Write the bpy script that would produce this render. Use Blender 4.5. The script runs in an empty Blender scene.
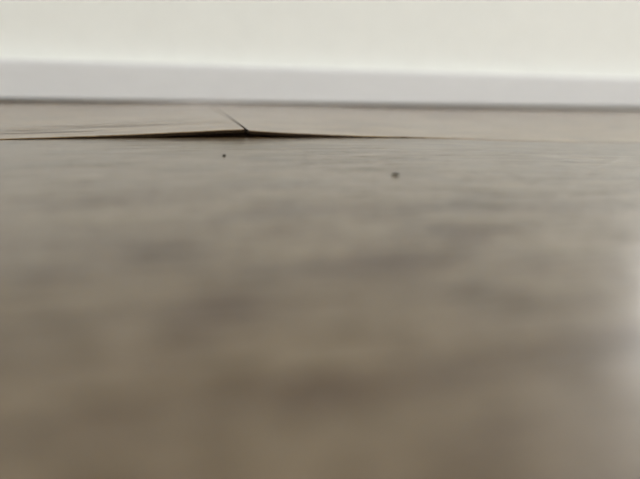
import bpy, bmesh, math, random
from mathutils import Matrix, Vector

R = math.radians
scene = bpy.context.scene
col = scene.collection

# ------------------------------------------------------------------ camera
CAM_H = 0.025                       # lens 25 mm above the floor
PSI, PITCH, ROLL = R(12.98), R(19.34), R(1.70)
F = Vector((math.sin(PSI) * math.cos(PITCH), math.cos(PSI) * math.cos(PITCH), -math.sin(PITCH)))
Rt = Vector((math.cos(PSI), -math.sin(PSI), 0))
Up = Rt.cross(F)
R2 = Rt * math.cos(ROLL) + Up * math.sin(ROLL)
U2 = Up * math.cos(ROLL) - Rt * math.sin(ROLL)
cd = bpy.data.cameras.new('camera')
cam = bpy.data.objects.new('camera', cd)
col.objects.link(cam)
cam.matrix_world = Matrix(((R2.x, U2.x, -F.x, 0), (R2.y, U2.y, -F.y, 0), (R2.z, U2.z, -F.z, CAM_H), (0, 0, 0, 1)))
cd.sensor_width = 36.0
cd.lens = 27.0
cd.clip_start = 0.001
cd.clip_end = 50
cd.dof.use_dof = True
cd.dof.focus_distance = 0.154
cd.dof.aperture_fstop = 5.4
scene.camera = cam

# ------------------------------------------------------------------ world, daylight, exposure
w = bpy.data.worlds.new('overcast_daylight')
scene.world = w
w.use_nodes = True
w.node_tree.nodes['Background'].inputs[0].default_value = (0.95, 0.98, 1.0, 1)
w.node_tree.nodes['Background'].inputs[1].default_value = 1.0

WALL_D = 0.363                      # distance to the skirting
SKEW = R(1.5)                       # planks run a touch out of true with the wall
ROOM_X0, ROOM_X1, ROOM_Y0, ROOM_H = -2.2, 4.2, -2.6, 2.5
ROOM_Y2, ROOM_XR = 1.9, 0.500        # made-up room extension past the back wall, opened for floor glare
SKT = 0.012                         # skirting thickness
def room(x, y, z=0.0):              # room frame -> world
    c, s = math.cos(SKEW), math.sin(SKEW)
    return Vector((x * c - y * s, WALL_D + x * s + y * c, z))

# added windows: far doors shaped for floor glare at right, front window as fill
WINS = [('added_glare_window', 'far', 1.70, 3.90, 0.05, 1.60, 132), ('added_fill_window', 'front', -0.2, 2.6, 0.60, 2.15, 45)]
for nm, side, wx0, wx1, wz0, wz1, en in WINS:
    ld = bpy.data.lights.new(nm + '_daylight', 'AREA')
    ld.shape = 'RECTANGLE'
    ld.size, ld.size_y = wx1 - wx0, wz1 - wz0
    ld.energy = en
    ld.color = (1.0, 0.988, 0.985)
    lo = bpy.data.objects.new(nm + '_daylight', ld)
    col.objects.link(lo)
    back = side == 'far'
    lo.location = room((wx0 + wx1) / 2, ROOM_Y2 + 0.022 if back else ROOM_Y0 - 0.022, (wz0 + wz1) / 2)
    lo.rotation_euler = (R(-90) if back else R(90), 0, SKEW)

scene.view_settings.view_transform = 'Standard'
scene.view_settings.look = 'None'
scene.view_settings.gamma = 1.0
scene.view_settings.use_curve_mapping = False
scene.view_settings.exposure = 0.08
scene.cycles.use_denoising = True
scene.cycles.max_bounces = 10
scene.cycles.diffuse_bounces = 6

# ------------------------------------------------------------------ materials
class NT:
    def __init__(s, name):
        s.m = bpy.data.materials.new(name)
        s.m.use_nodes = True
        s.t = s.m.node_tree
        s.b = s.t.nodes['Principled BSDF']
    def n(s, kind, **kw):
        nd = s.t.nodes.new(kind)
        for k, v in kw.items():
            setattr(nd, k, v)
        return nd
    def link(s, a, b):
        s.t.links.new(a, b)
    def val(s, sock, v):
        if hasattr(v, 'is_linked'):
            s.link(v, sock)
        else:
            sock.default_value = v
    def math(s, op, a, b=0.0, c=0.0):
        nd = s.n('ShaderNodeMath', operation=op)
        for i, v in enumerate((a, b, c)):
            s.val(nd.inputs[i], v)
        return nd.outputs[0]
    def mapping(s, vec, scale, loc=(0, 0, 0)):
        nd = s.n('ShaderNodeMapping')
        s.link(vec, nd.inputs[0])
        s.val(nd.inputs['Scale'], scale)
        s.val(nd.inputs['Location'], loc)
        return nd.outputs[0]
    def noise(s, vec, detail=3.0, rough=0.55, dist=0.0):
        nd = s.n('ShaderNodeTexNoise')
        s.link(vec, nd.inputs['Vector'])
        nd.inputs['Scale'].default_value = 1.0
        nd.inputs['Detail'].default_value = detail
        nd.inputs['Roughness'].default_value = rough
        nd.inputs['Distortion'].default_value = dist
        return nd.outputs[0]
    def ramp(s, fac, stops):
        nd = s.n('ShaderNodeValToRGB')
        s.link(fac, nd.inputs[0])
        el = nd.color_ramp.elements
        while len(el) < len(stops):
            el.new(0.5)
        for e, (p, c) in zip(el, stops):
            e.position = p
            e.color = c if len(c) == 4 else (*c, 1)
        return nd.outputs[0]
    def mix(s, fac, a, b, blend='MIX'):
        nd = s.n('ShaderNodeMix', data_type='RGBA', blend_type=blend)
        s.val(nd.inputs[0], fac)
        for sock, v in ((nd.inputs[6], a), (nd.inputs[7], b)):
            if isinstance(v, tuple):
                sock.default_value = (*v, 1)
            else:
                s.link(v, sock)
        return nd.outputs[2]

def wood_decor(name, figures=(), tone=1.0, wobble=(0.008, 0.006), stain=(0.50, 0.36, 0.18)):
    """figures: smoky brown patches of the board's own figure: (x, y, half length, half width, strength) in board space"""
    k = NT(name)
    tc = k.n('ShaderNodeTexCoord')
    oi = k.n('ShaderNodeObjectInfo')
    off = k.n('ShaderNodeVectorMath', operation='SCALE')
    k.link(oi.outputs['Random'], off.inputs['Scale'])
    off.inputs[0].default_value = (7.3, 3.1, 5.7)
    ad = k.n('ShaderNodeVectorMath', operation='ADD')
    k.link(tc.outputs['Object'], ad.inputs[0])
    k.link(off.outputs[0], ad.inputs[1])
    v = ad.outputs[0]
    # slow figure: smoky streaks running along the plank
    fig = k.noise(k.mapping(v, (34, 95, 0)), 3, 0.5, 0.8)
    # cathedral rings
    wv = k.n('ShaderNodeTexWave', wave_type='BANDS', bands_direction='Y')
    k.link(k.mapping(v, (2.2, 26, 1)), wv.inputs['Vector'])
    wv.inputs['Scale'].default_value = 1.0
    wv.inputs['Distortion'].default_value = 6.0
    wv.inputs['Detail'].default_value = 2.0
    wv.inputs['Detail Scale'].default_value = 0.8
    # fine grain, open pores, mottle
    grain = k.noise(k.mapping(v, (26, 330, 0)), 4, 0.6, 0.5)
    pores = k.noise(k.mapping(v, (55, 800, 0)), 2, 0.5)
    mott = k.noise(k.mapping(v, (230, 420, 0)), 4, 0.65, 0.4)
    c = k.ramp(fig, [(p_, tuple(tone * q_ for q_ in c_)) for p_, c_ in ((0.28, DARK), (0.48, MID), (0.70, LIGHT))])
    c = k.mix(0.12, c, k.ramp(wv.outputs[1], [(0.0, (0.55, 0.53, 0.50)), (0.6, (1, 1, 1))]), 'MULTIPLY')
    c = k.mix(0.6, c, k.ramp(grain, [(0.32, (0.45, 0.42, 0.38)), (0.48, (1, 1, 1)), (0.75, (1.06, 1.06, 1.06))]), 'MULTIPLY')
    c = k.mix(0.75, c, k.ramp(pores, [(0.33, (0.50, 0.47, 0.43)), (0.43, (1, 1, 1))]), 'MULTIPLY')
    c = k.mix(0.85, c, k.ramp(mott, [(0.28, (0.55, 0.52, 0.48)), (0.5, (1, 1, 1)), (0.72, (1.3, 1.3, 1.3))]), 'MULTIPLY')
    dull = None
    if figures:
        wob = k.n('ShaderNodeVectorMath', operation='MULTIPLY_ADD')
        nz = k.n('ShaderNodeTexNoise')
        nz.inputs['Scale'].default_value = 70.0
        k.link(tc.outputs['Object'], nz.inputs['Vector'])
        k.link(nz.outputs[1], wob.inputs[0])
        wob.inputs[1].default_value = (wobble[0], wobble[1], 0)
        wob.inputs[2].default_value = (-wobble[0] / 2, -wobble[1] / 2, 0)
        pos = k.n('ShaderNodeVectorMath', operation='ADD')
        k.link(tc.outputs['Object'], pos.inputs[0])
        k.link(wob.outputs[0], pos.inputs[1])
        sx = k.n('ShaderNodeSeparateXYZ')
        k.link(pos.outputs[0], sx.inputs[0])
        tot = None
        for (fx, fy, fa, fb, fs) in figures:
            u = k.math('MULTIPLY_ADD', sx.outputs[0], 1 / fa, -fx / fa)
            q = k.math('MULTIPLY_ADD', sx.outputs[1], 1 / fb, -fy / fb)
            e = k.math('MULTIPLY_ADD', u, u, k.math('MULTIPLY', q, q))
            g = k.math('MULTIPLY', k.math('POWER', 2.718, k.math('MULTIPLY', e, -1.0)), fs * 1.5)
            tot = g if tot is None else k.math('ADD', tot, g)
        tot = k.math('MINIMUM', tot, 1.0)
        dull = k.math('MULTIPLY_ADD', tot, -DULL if tone > 1 else -0.2, 1.0)
        c = k.mix(tot, c, k.mix(1.0, c, stain, 'MULTIPLY'))
    k.link(c, k.b.inputs['Base Color'])
    k.b.inputs['IOR'].default_value = 1.60
    rr = k.math('MULTIPLY_ADD', grain, -0.12, ROUGH)
    k.link(rr, k.b.inputs['Roughness'])
    sp = k.math('MULTIPLY', k.ramp(grain, [(0.33, (0.45,) * 3), (0.46, (1,) * 3)]), k.ramp(pores, [(0.33, (0.3,) * 3), (0.43, (1,) * 3)]))
    sp = k.math('MULTIPLY', sp, k.ramp(mott, [(0.32, (0.40,) * 3), (0.52, (1,) * 3)]))
    if dull is not None:            # open grain is less glossy
        sp = k.math('MULTIPLY', sp, dull)
    k.link(k.math('MULTIPLY', sp, 0.50), k.b.inputs['Specular IOR Level'])
    # clear melamine overlay, thinner over the pores
    k.link(k.math('MULTIPLY', k.math('MULTIPLY_ADD', sp, 0.7, 0.3), COAT if dull is None else k.math('MULTIPLY', dull, COAT)), k.b.inputs['Coat Weight'])
    k.b.inputs['Coat Roughness'].default_value = COAT_R
    k.b.inputs['Coat IOR'].default_value = COAT_I
    bp = k.n('ShaderNodeBump')
    bp.inputs['Strength'].default_value = 0.12
    bp.inputs['Distance'].default_value = 0.0003
    k.link(grain, bp.inputs['Height'])
    k.link(bp.outputs[0], k.b.inputs['Normal'])
    cb = k.n('ShaderNodeBump')      # registered emboss of the overlay
    cb.inputs['Strength'].default_value = EMBOSS
    cb.inputs['Distance'].default_value = 0.0003
    k.link(k.math('ADD', k.math('MULTIPLY', mott, 0.8), k.math('ADD', grain, k.math('MULTIPLY', pores, 0.6))), cb.inputs['Height'])
    k.link(cb.outputs[0], k.b.inputs['Coat Normal'])
    return k.m

EMBOSS = 0.55
DULL = 0.92
ROUGH, COAT, COAT_R, COAT_I = 0.45, 1.0, 0.23, 1.58
DARK, MID, LIGHT = (0.077, 0.046, 0.017), (0.110, 0.069, 0.028), (0.143, 0.098, 0.047)
M_WOOD = wood_decor('greige_wood_decor')
M_PALE_LIT = wood_decor('greige_wood_decor_pale_lit', tone=1.9)  # paler print, its tone also raised in place of light on the far floor
# dark open-grain lines of the lifted board, world position on the floor
STREAK = [(-0.0535, 0.1851, 0.0197, 0.0015, 0.80),
          (-0.0285, 0.1979, 0.0320, 0.0015, 0.80),
          (-0.0528, 0.2050, 0.0177, 0.0015, 0.6),
          (-0.0183, 0.2127, 0.0188, 0.0015, 0.6),
          (-0.0633, 0.1937, 0.0096, 0.0015, 0.6)]
LEFT_X, LEFT_Y = 0.0122 - (1.290 - 0.3) / 2, 0.1718
M_PALE_LIT_LINED = wood_decor('greige_wood_decor_pale_lit_open_grain', [(x - LEFT_X, y - LEFT_Y, a, b, s) for (x, y, a, b, s) in STREAK], 1.9, (0.006, 0.0012), (0.16, 0.12, 0.08))  # same light-raised tone; the dark lines are the board's own grain
# figure of the board in front: world position on the floor, made relative to the board's own origin below
FIG = [(0.0220, 0.0561, 0.0103, 0.0035, 0.90),
       (0.0392, 0.0651, 0.0066, 0.0041, 0.80),
       (-0.0090, 0.0655, 0.0075, 0.0051, 0.50),
       (-0.0199, 0.0572, 0.0029, 0.0031, 0.45),
       (0.0017, 0.0478, 0.0049, 0.0033, 0.60),
       (-0.0029, 0.0438, 0.0032, 0.0056, 0.35),
       (0.0075, 0.0329, 0.0050, 0.0022, 0.58),
       (0.0220, 0.0317, 0.0108, 0.0022, 0.35),
       (0.0401, 0.0355, 0.0064, 0.0028, 0.50),
       (-0.0159, 0.0963, 0.0114, 0.0047, 0.35),
       (0.0191, 0.0836, 0.0230, 0.0034, 0.40),
       (0.0660, 0.0780, 0.0169, 0.0033, 0.35),
       (0.0199, 0.0252, 0.0061, 0.0016, 0.30),
       (-0.0082, 0.0315, 0.0044, 0.0023, 0.25)]
FRONT_X, FRONT_Y = -0.67 + 1.290 / 2, 0.1718 - 0.200 + 0.0001
M_FRONT = wood_decor('greige_wood_decor_smoky_figure', [(x - FRONT_X, y - FRONT_Y, a, b, s) for (x, y, a, b, s) in FIG])

def plain(name, color, rough=0.6, noise_scale=(200, 200, 200), amount=0.08, spec=None):
    k = NT(name)
    tc = k.n('ShaderNodeTexCoord')
    n = k.noise(k.mapping(tc.outputs['Object'], noise_scale), 4, 0.6)
    lo_ = tuple(x * (1 - amount) for x in color)
    hi_ = tuple(min(1, x * (1 + amount)) for x in color)
    k.link(k.ramp(n, [(0.3, lo_), (0.7, hi_)]), k.b.inputs['Base Color'])
    k.b.inputs['Roughness'].default_value = rough
    bp = k.n('ShaderNodeBump')
    bp.inputs['Strength'].default_value = 0.1
    bp.inputs['Distance'].default_value = 0.0002
    k.link(n, bp.inputs['Height'])
    k.link(bp.outputs[0], k.b.inputs['Normal'])
    return k.m

M_CORE = plain('brown_fibreboard_core', (0.024, 0.015, 0.008), 0.9, (2600, 2600, 900), 0.55)
M_CORE.node_tree.nodes['Principled BSDF'].inputs['Specular IOR Level'].default_value = 0.1
M_UNDER = plain('dark_underlay', (0.06, 0.055, 0.05), 0.95)
M_WALL = plain('off_white_wall_paint', (0.843, 0.852, 0.815), 0.8, (60, 60, 60), 0.015)
M_CEIL = plain('white_ceiling_paint', (0.85, 0.85, 0.83), 0.9, (40, 40, 40), 0.01)
M_SKIRT = plain('pale_grey_skirting_paint', (0.69, 0.695, 0.705), 0.45, (40, 200, 200), 0.02)
M_FRAME = plain('white_window_frame', (0.8, 0.8, 0.8), 0.4)
M_DIRT = plain('dark_crumb_dirt', (0.035, 0.026, 0.018), 0.9, (1500, 1500, 1500), 0.4)

def glass():
    k = NT('window_glass')
    tr = k.n('ShaderNodeBsdfTransparent')
    gl = k.n('ShaderNodeBsdfGlossy')
    gl.inputs['Roughness'].default_value = 0.02
    mx = k.n('ShaderNodeMixShader')
    mx.inputs[0].default_value = 0.05
    k.link(tr.outputs[0], mx.inputs[1])
    k.link(gl.outputs[0], mx.inputs[2])
    k.link(mx.outputs[0], k.t.nodes['Material Output'].inputs[0])
    return k.m
M_GLASS = glass()

# ------------------------------------------------------------------ helpers
def link_mesh(name, verts, faces, mats, parent=None, mat_idx=None, smooth=False, loc=None):
    me = bpy.data.meshes.new(name)
    me.from_pydata(verts, [], faces)
    for m in (mats if isinstance(mats, (list, tuple)) else [mats]):
        me.materials.append(m)
    bm = bmesh.new()
    bm.from_mesh(me)
    bmesh.ops.recalc_face_normals(bm, faces=bm.faces)
    bm.to_mesh(me)
    bm.free()
    if mat_idx:
        for p, i in zip(me.polygons, mat_idx):
            p.material_index = i
    if smooth:
        for p in me.polygons:
            p.use_smooth = True
    o = bpy.data.objects.new(name, me)
    col.objects.link(o)
    if loc is not None:
        o.location = loc
    if parent:
        o.parent = parent
    return o

def boxes(lst):
    V, Fc = [], []
    for (x0, x1, y0, y1, z0, z1) in lst:
        b = len(V)
        V += [(x, y, z) for z in (z0, z1) for y in (y0, y1) for x in (x0, x1)]
        Fc += [tuple(b + i for i in q) for q in ((0, 2, 3, 1), (4, 5, 7, 6), (0, 1, 5, 4), (2, 6, 7, 3), (0, 4, 6, 2), (1, 3, 7, 5))]
    return V, Fc

def in_room(o):                     # room-frame object
    o.location = (0, WALL_D, 0)
    o.rotation_euler = (0, 0, SKEW)
    return o

def structure(o):
    o['kind'] = 'structure'
    return o

def interp(tab, x):
    if x <= tab[0][0]: return tab[0][1]
    if x >= tab[-1][0]: return tab[-1][1]
    for i in range(len(tab) - 1):
        (x0, y0), (x1, y1) = tab[i], tab[i + 1]
        if x0 <= x <= x1:
            def sl(j):
                if j <= 0 or j >= len(tab) - 1: return 0.0
                return (tab[j + 1][1] - tab[j - 1][1]) / (tab[j + 1][0] - tab[j - 1][0])
            hh = x1 - x0
            t = (x - x0) / hh
            return ((2*t**3 - 3*t**2 + 1) * y0 + (t**3 - 2*t**2 + t) * hh * sl(i)
                    + (-2*t**3 + 3*t**2) * y1 + (t**3 - t**2) * hh * sl(i + 1))

# ------------------------------------------------------------------ floor of planks
YJ = 0.1718                         # long joint between the wall row and the next row
PW, PT, PL = 0.200, 0.008, 1.290    # plank width, thickness, length
XB = 0.0122                         # swollen butt joint
# how far the boards along the joint have come up (metres), by position along it
BULGE = [(-0.36, 0.0), (-0.20, 0.0005), (-0.065, 0.0016), (-0.048, 0.0019), (-0.023, 0.0022), (0.012, 0.0024),
         (0.046, 0.0023), (0.0855, 0.0019), (0.117, 0.0010), (0.178, 0.0), (0.30, 0.0)]
def wall_y(x):                      # where the wall row is cut, under the skirting
    return WALL_D + 0.006 + x * math.tan(SKEW)
def sm(t):
    t = max(0.0, min(1.0, t))
    return t * t * (3 - 2 * t)
def lift(x, y, side):               # side: -1 / +1 the lifted boards, 0 the board in front
    b = interp(BULGE, x)
    if side == 0:
        t = (y - (YJ - PW)) / PW
        return b * sm(t) ** 1.1
    t = max(0.0, (y - YJ) / PW)
    s = abs(x - XB)
    if side < 0:
        e = 0.0028 * math.exp(-(s / 0.043) ** 1.3)
    else:
        e = 0.0024 * math.exp(-s / 0.035)
    return (b + e) * (1 - 0.62 * sm(t * 1.05))

def prism(profile, xs, zf, yw=None, xo=None):
    """extrude a closed (y, z) profile along x; zf(x, y) lifts each vertex"""
    V, Fc = [], []
    n = len(profile)
    for x in xs:
        sc = yw(x) if yw else 1.0
        for (y, z) in profile:
            yy = y * sc
            V.append((x + (xo(x, yy, z) if xo else 0.0), yy, z + zf(x, yy)))
    for i in range(len(xs) - 1):
        for j in range(n):
            a, b = i * n + j, i * n + (j + 1) % n
            Fc.append((a, b, b + n, a + n))
    Fc.append(tuple(range(n)))
    Fc.append(tuple((len(xs) - 1) * n + j for j in reversed(range(n))))
    return V, Fc

fv, ff = boxes([(ROOM_X0, ROOM_X1, ROOM_Y0, SKT, -0.02, -PT), (ROOM_XR, ROOM_X1, SKT, ROOM_Y2, -0.02, -PT)])
floor = structure(in_room(link_mesh('floor', fv, ff, M_UNDER)))
floor['label'] = 'greige wood plank floor with two boards lifted at their meeting ends'
FINV = None
bpy.context.view_layer.update()
FINV = floor.matrix_world.inverted()
def adopt(o):
    o.parent = floor
    o.matrix_parent_inverse = FINV

def flat_plank(x0, x1, y0, y1):
    g, bv = 0.0001, 0.00035
    a, b, c, d = 0, x1 - x0 - 2 * g, 0, y1 - y0 - 2 * g
    V = [(a, c, -PT), (b, c, -PT), (b, d, -PT), (a, d, -PT),
         (a, c, -bv), (b, c, -bv), (b, d, -bv), (a, d, -bv),
         (a + bv, c + bv, 0), (b - bv, c + bv, 0), (b - bv, d - bv, 0), (a + bv, d - bv, 0)]
    Fc = [(8, 9, 10, 11)]
    idx = [0]
    for i in range(4):
        j = (i + 1) % 4
        Fc += [(4 + i, 4 + j, 8 + j, 8 + i), (i, j, 4 + j, 4 + i)]
        idx += [0, 1]
    Fc.append((3, 2, 1, 0)); idx.append(1)
    o = link_mesh('plank', V, Fc, [M_WOOD, M_CORE], mat_idx=idx, loc=(x0 + g, y0 + g, 0))
    adopt(o)
    return o

def xgrid(x0, x1, fine0, fine1, step):
    xs, x = [x0], x0
    while x < x1 - 1e-6:
        d = step if fine0 <= x < fine1 else step * 6
        x = min(x1, x + d)
        if x1 - x < step * 0.3: x = x1
        xs.append(x)
    return xs

GAP0 = 0.00072                     # butt gap at the lifted edge, each side
DT = 0.0003                         # decor layer
def bent_plank(x0, x1, side, label):
    """one of the boards around the swollen joint: decor layer with a fibreboard core under it"""
    y0 = YJ + 0.00012 if side else YJ - PW + 0.0001
    wbase = (wall_y(0) - y0) if side else PW - 0.0002
    yw = (lambda x: (wall_y(x) - y0) / wbase) if side else None
    zf = lambda x, y: lift(x, y0 + y, side)
    ny = 22
    bv = 0.00018
    ys = [wbase * i / ny for i in range(1, ny)]
    dec = [(0, -DT), (0, -bv), (bv, 0)] + [(y, 0) for y in ys] + [(wbase - bv, 0), (wbase, -bv), (wbase, -DT)] + [(y, -DT) for y in reversed(ys)]
    i_ = 0.0001
    groove = [(i_, -PT), (i_ * 3, -0.0042), (0.004, -0.0040), (0.004, -0.0017), (0.0009, -0.0013), (i_, -0.0012)] if side else [(i_, -PT)]
    core = groove + [(i_, -DT)] + [(y, -DT) for y in ys] + [(wbase - i_, -DT), (wbase - i_, -PT)] + [(y, -PT) for y in reversed(ys)]
    xs = xgrid(x0, x1, -0.35, 0.45, 0.004)
    lx = 0.5 * (x0 + x1)
    def xo(x, y, z):                   # butt end cut a little out of square; the gap closes towards the wall
        k = max(0.0, 1 - abs(x - XB) / 0.06)
        close = max(0.0, 1 - y / 0.26)
        tongue = 1.85 * GAP0 * close if side < 0 and z < -0.0014 and x > x1 - 1e-6 else 0.0   # lower lip closes the joint
        return k * (-0.080 * y + side * (GAP0 * close)) + tongue
    def mk(name, prof, mat):
        V, Fc = prism(prof, xs, zf, yw, xo if side else None)
        V = [(x - lx, y, z) for (x, y, z) in V]
        return link_mesh(name, V, Fc, mat, loc=(lx, y0, 0))
    o = mk('plank', dec, {-1: M_PALE_LIT_LINED, 1: M_PALE_LIT, 0: M_FRONT}[side])
    c = mk('core', core, M_CORE)
    adopt(o)
    bpy.context.view_layer.update()
    c.parent = o
    c.matrix_parent_inverse = o.matrix_world.inverted()
    o['label'] = label
    c['label'] = 'dark brown fibreboard core of the board'
    for ob in (o,):
        for p in ob.data.polygons:
            p.use_smooth = False
    return o

GAP = 0.00003
def row_ends(ym):                   # room sides at this depth, minus the expansion gap
    a = (ym - WALL_D)
    return ROOM_X0 - a * math.tan(SKEW) + 0.02, ROOM_X1 - a * math.tan(SKEW) - 0.02

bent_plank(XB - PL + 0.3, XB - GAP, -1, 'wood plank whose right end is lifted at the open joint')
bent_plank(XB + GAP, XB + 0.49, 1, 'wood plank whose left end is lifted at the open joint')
bent_plank(-0.67, -0.67 + PL, 0, 'wide plank in front of the lifted joint, crumbs lying on it')
rng = random.Random(4)
def fill(xa, xb, y0, y1):
    if xb - xa > 0.04:
        flat_plank(xa, xb, y0, y1)
e0, e1 = row_ends(WALL_D)
fl = XB - PL + 0.3
fill(e0, fl, YJ, WALL_D - 0.055); 
e0, e1 = row_ends(YJ - PW / 2)
fill(e0, -0.67 - PL, YJ - PW, YJ); fill(max(e0, -0.67 - PL), -0.67, YJ - PW, YJ); fill(-0.67 + PL, -0.67 + 2 * PL, YJ - PW, YJ); fill(-0.67 + 2 * PL, -0.67 + 3 * PL, YJ - PW, YJ); fill(-0.67 + 3 * PL, e1, YJ - PW, YJ)
# the rows in the added extension past the back wall
y0, r = YJ, 0
while WALL_D + ROOM_Y2 - 0.02 - y0 > 0.03:
    y1 = min(WALL_D + ROOM_Y2 - 0.02, y0 + PW)
    e0, e1 = row_ends((y0 + y1) / 2)
    xa = XB + 0.49 if r == 0 else ROOM_XR - (y0 - WALL_D) * math.tan(SKEW) + 0.005
    x = xa + PL * (0.4 + 0.3 * (r % 3))
    while xa < e1 - 1e-4:
        xb = min(x, e1)
        fill(xa, xb, y0, y1)
        xa = xb
        x += PL
    y0 = y1
    r += 1
y1 = YJ - PW
r = 0
YF = WALL_D + ROOM_Y0 + 0.05
while y1 - YF > 0.03:
    y0 = max(YF, y1 - PW)
    e0, e1 = row_ends((y0 + y1) / 2)
    x = e0 + (PL * (0.35 + 0.33 * (r % 3)) if r % 3 < 2 else PL)
    xa = e0
    while xa < e1 - 1e-4:
        xb = min(x, e1)
        fill(xa, xb, y0, y1)
        xa = xb
        x += PL
    y1 = y0
    r += 1

# ------------------------------------------------------------------ walls, skirting, ceiling, window
T = 0.09
X0, X1, Y0, H = ROOM_X0, ROOM_X1, ROOM_Y0, ROOM_H
def wall(name, lst, mat, label):
    o = structure(in_room(link_mesh(name, *boxes(lst), mat)))
    o['label'] = label
    return o
def wall_with_window(name, y0, y1, wn, label, xl=ROOM_X0 - 0.09):
    _, _, wx0, wx1, wz0, wz1, _ = wn
    wall(name, [(xl, wx0, y0, y1, -0.02, H), (wx1, X1 + T, y0, y1, -0.02, H),
                (wx0, wx1, y0, y1, -0.02, wz0), (wx0, wx1, y0, y1, wz1, H)], M_WALL, label)
wall('wall_back', [(X0 - T, ROOM_XR, SKT, SKT + T, -0.02, H)], M_WALL, 'off white painted wall above the pale skirting')
wall('wall_return', [(ROOM_XR - T, ROOM_XR, SKT + T, ROOM_Y2, -0.02, H)], M_WALL, 'added unseen off white wall running back from the corner')  # added with the extension, so light from the far doors reaches the floor
wall_with_window('wall_far', ROOM_Y2, ROOM_Y2 + T, WINS[0], 'off white wall with added tall glazed doors', ROOM_XR - T)
wall_with_window('wall_front', Y0 - T, Y0, WINS[1], 'off white wall with an added window behind the viewer')
wall('wall_left', [(X0 - T, X0, Y0, SKT, -0.02, H)], M_WALL, 'plain off white left side wall')
wall('wall_right', [(X1, X1 + T, Y0, ROOM_Y2, -0.02, H)], M_WALL, 'plain off white right side wall')
wall('ceiling', [(X0 - T, X1 + T, Y0 - T, SKT + T, H, H + 0.1), (ROOM_XR - T, X1 + T, SKT + T, ROOM_Y2 + T, H, H + 0.1)], M_CEIL, 'plain white ceiling')

fw = 0.03
for (nm, side, wx0, wx1, wz0, wz1, _), lab in zip(WINS, ('added unseen glazed doors in the far wall, for floor glare', 'added unseen window behind the viewer, for fill light')):
    win = structure(in_room(bpy.data.objects.new(nm, None)))
    col.objects.link(win)
    win['label'] = lab
    ya, yb = (ROOM_Y2 - 0.002, ROOM_Y2 + 0.02) if side == 'far' else (Y0 - 0.02, Y0 + 0.002)
    xm = (wx0 + wx1) / 2
    link_mesh('window_frame', *boxes([(wx0, wx0 + fw, ya, yb, wz0, wz1), (wx1 - fw, wx1, ya, yb, wz0, wz1),
          (xm - fw / 2, xm + fw / 2, ya, yb, wz0 + fw, wz1 - fw),
          (wx0 + fw, wx1 - fw, ya, yb, wz0, wz0 + fw), (wx0 + fw, wx1 - fw, ya, yb, wz1 - fw, wz1)]), M_FRAME, win)
    ym = (ya + yb) / 2
    for a, b in ((wx0 + fw, xm - fw / 2), (xm + fw / 2, wx1 - fw)):
        link_mesh('window_pane', *boxes([(a, b, ym - 0.002, ym + 0.002, wz0 + fw, wz1 - fw)]), M_GLASS, win)

SK_H, SK_Z = 0.027, 0.0023
def skirting(name, length, label, loc, rz):
    """low skirting board with an eased top edge; local x along the wall, front face at y = 0, wall at y = SKT"""
    prof = [(SKT, SK_Z), (0.0006, SK_Z), (0, SK_Z + 0.0006), (0, SK_H - 0.003)]
    for i in range(1, 7):
        a = R(90) * i / 6
        prof.append((0.003 * (1 - math.cos(a)), SK_H - 0.003 + 0.003 * math.sin(a)))
    prof += [(SKT, SK_H)]
    V, Fc = prism(prof, [0, length], lambda x, y: 0)
    o = structure(link_mesh(name, V, Fc, M_SKIRT))
    o.location = loc
    o.rotation_euler = (0, 0, SKEW + rz)
    o['label'] = label
    return o
skirting('baseboard_back', ROOM_XR - X0, 'low pale grey skirting board along the back wall', room(X0, 0), 0)
skirting('baseboard_left', -Y0, 'pale grey skirting board along the side wall', room(X0 + SKT, Y0), R(90))
skirting('baseboard_right', ROOM_Y2 - Y0, 'pale grey skirting board along the right side wall', room(X1 - SKT, ROOM_Y2), R(-90))
skirting('baseboard_return', ROOM_Y2 - SKT, 'pale grey skirting board along the added return wall', room(ROOM_XR + SKT, SKT), R(90))

# ------------------------------------------------------------------ crumbs on the front board
def crumb(name, x, y, sx, sy, sz, seed, label):
    bm = bmesh.new()
    bmesh.ops.create_icosphere(bm, subdivisions=2, radius=1.0)
    rg = random.Random(seed)
    for v in bm.verts:
        k = 1 + rg.uniform(-0.22, 0.22)
        v.co = Vector((v.co.x * sx * k, v.co.y * sy * k, max(v.co.z, -0.6) * sz * k))
    zmin = min(v.co.z for v in bm.verts)
    for v in bm.verts:
        v.co.z -= zmin
    me = bpy.data.meshes.new(name)
    bm.to_mesh(me)
    bm.free()
    me.materials.append(M_DIRT)
    o = bpy.data.objects.new(name, me)
    col.objects.link(o)
    o.location = (x, y, lift(x, y, 0) - 0.00002)
    o['label'] = label
    o['category'] = 'crumb'
    o['group'] = 'crumbs on the front plank'
    return o
crumb('crumb', 0.0033, 0.1343, 0.00042, 0.00042, 0.00036, 3, 'smaller dark crumb on the plank just before the lifted joint')
crumb('crumb', 0.0431, 0.1078, 0.00092, 0.00055, 0.00030, 8, 'larger dark crumb on the plank, the one further from the joint')
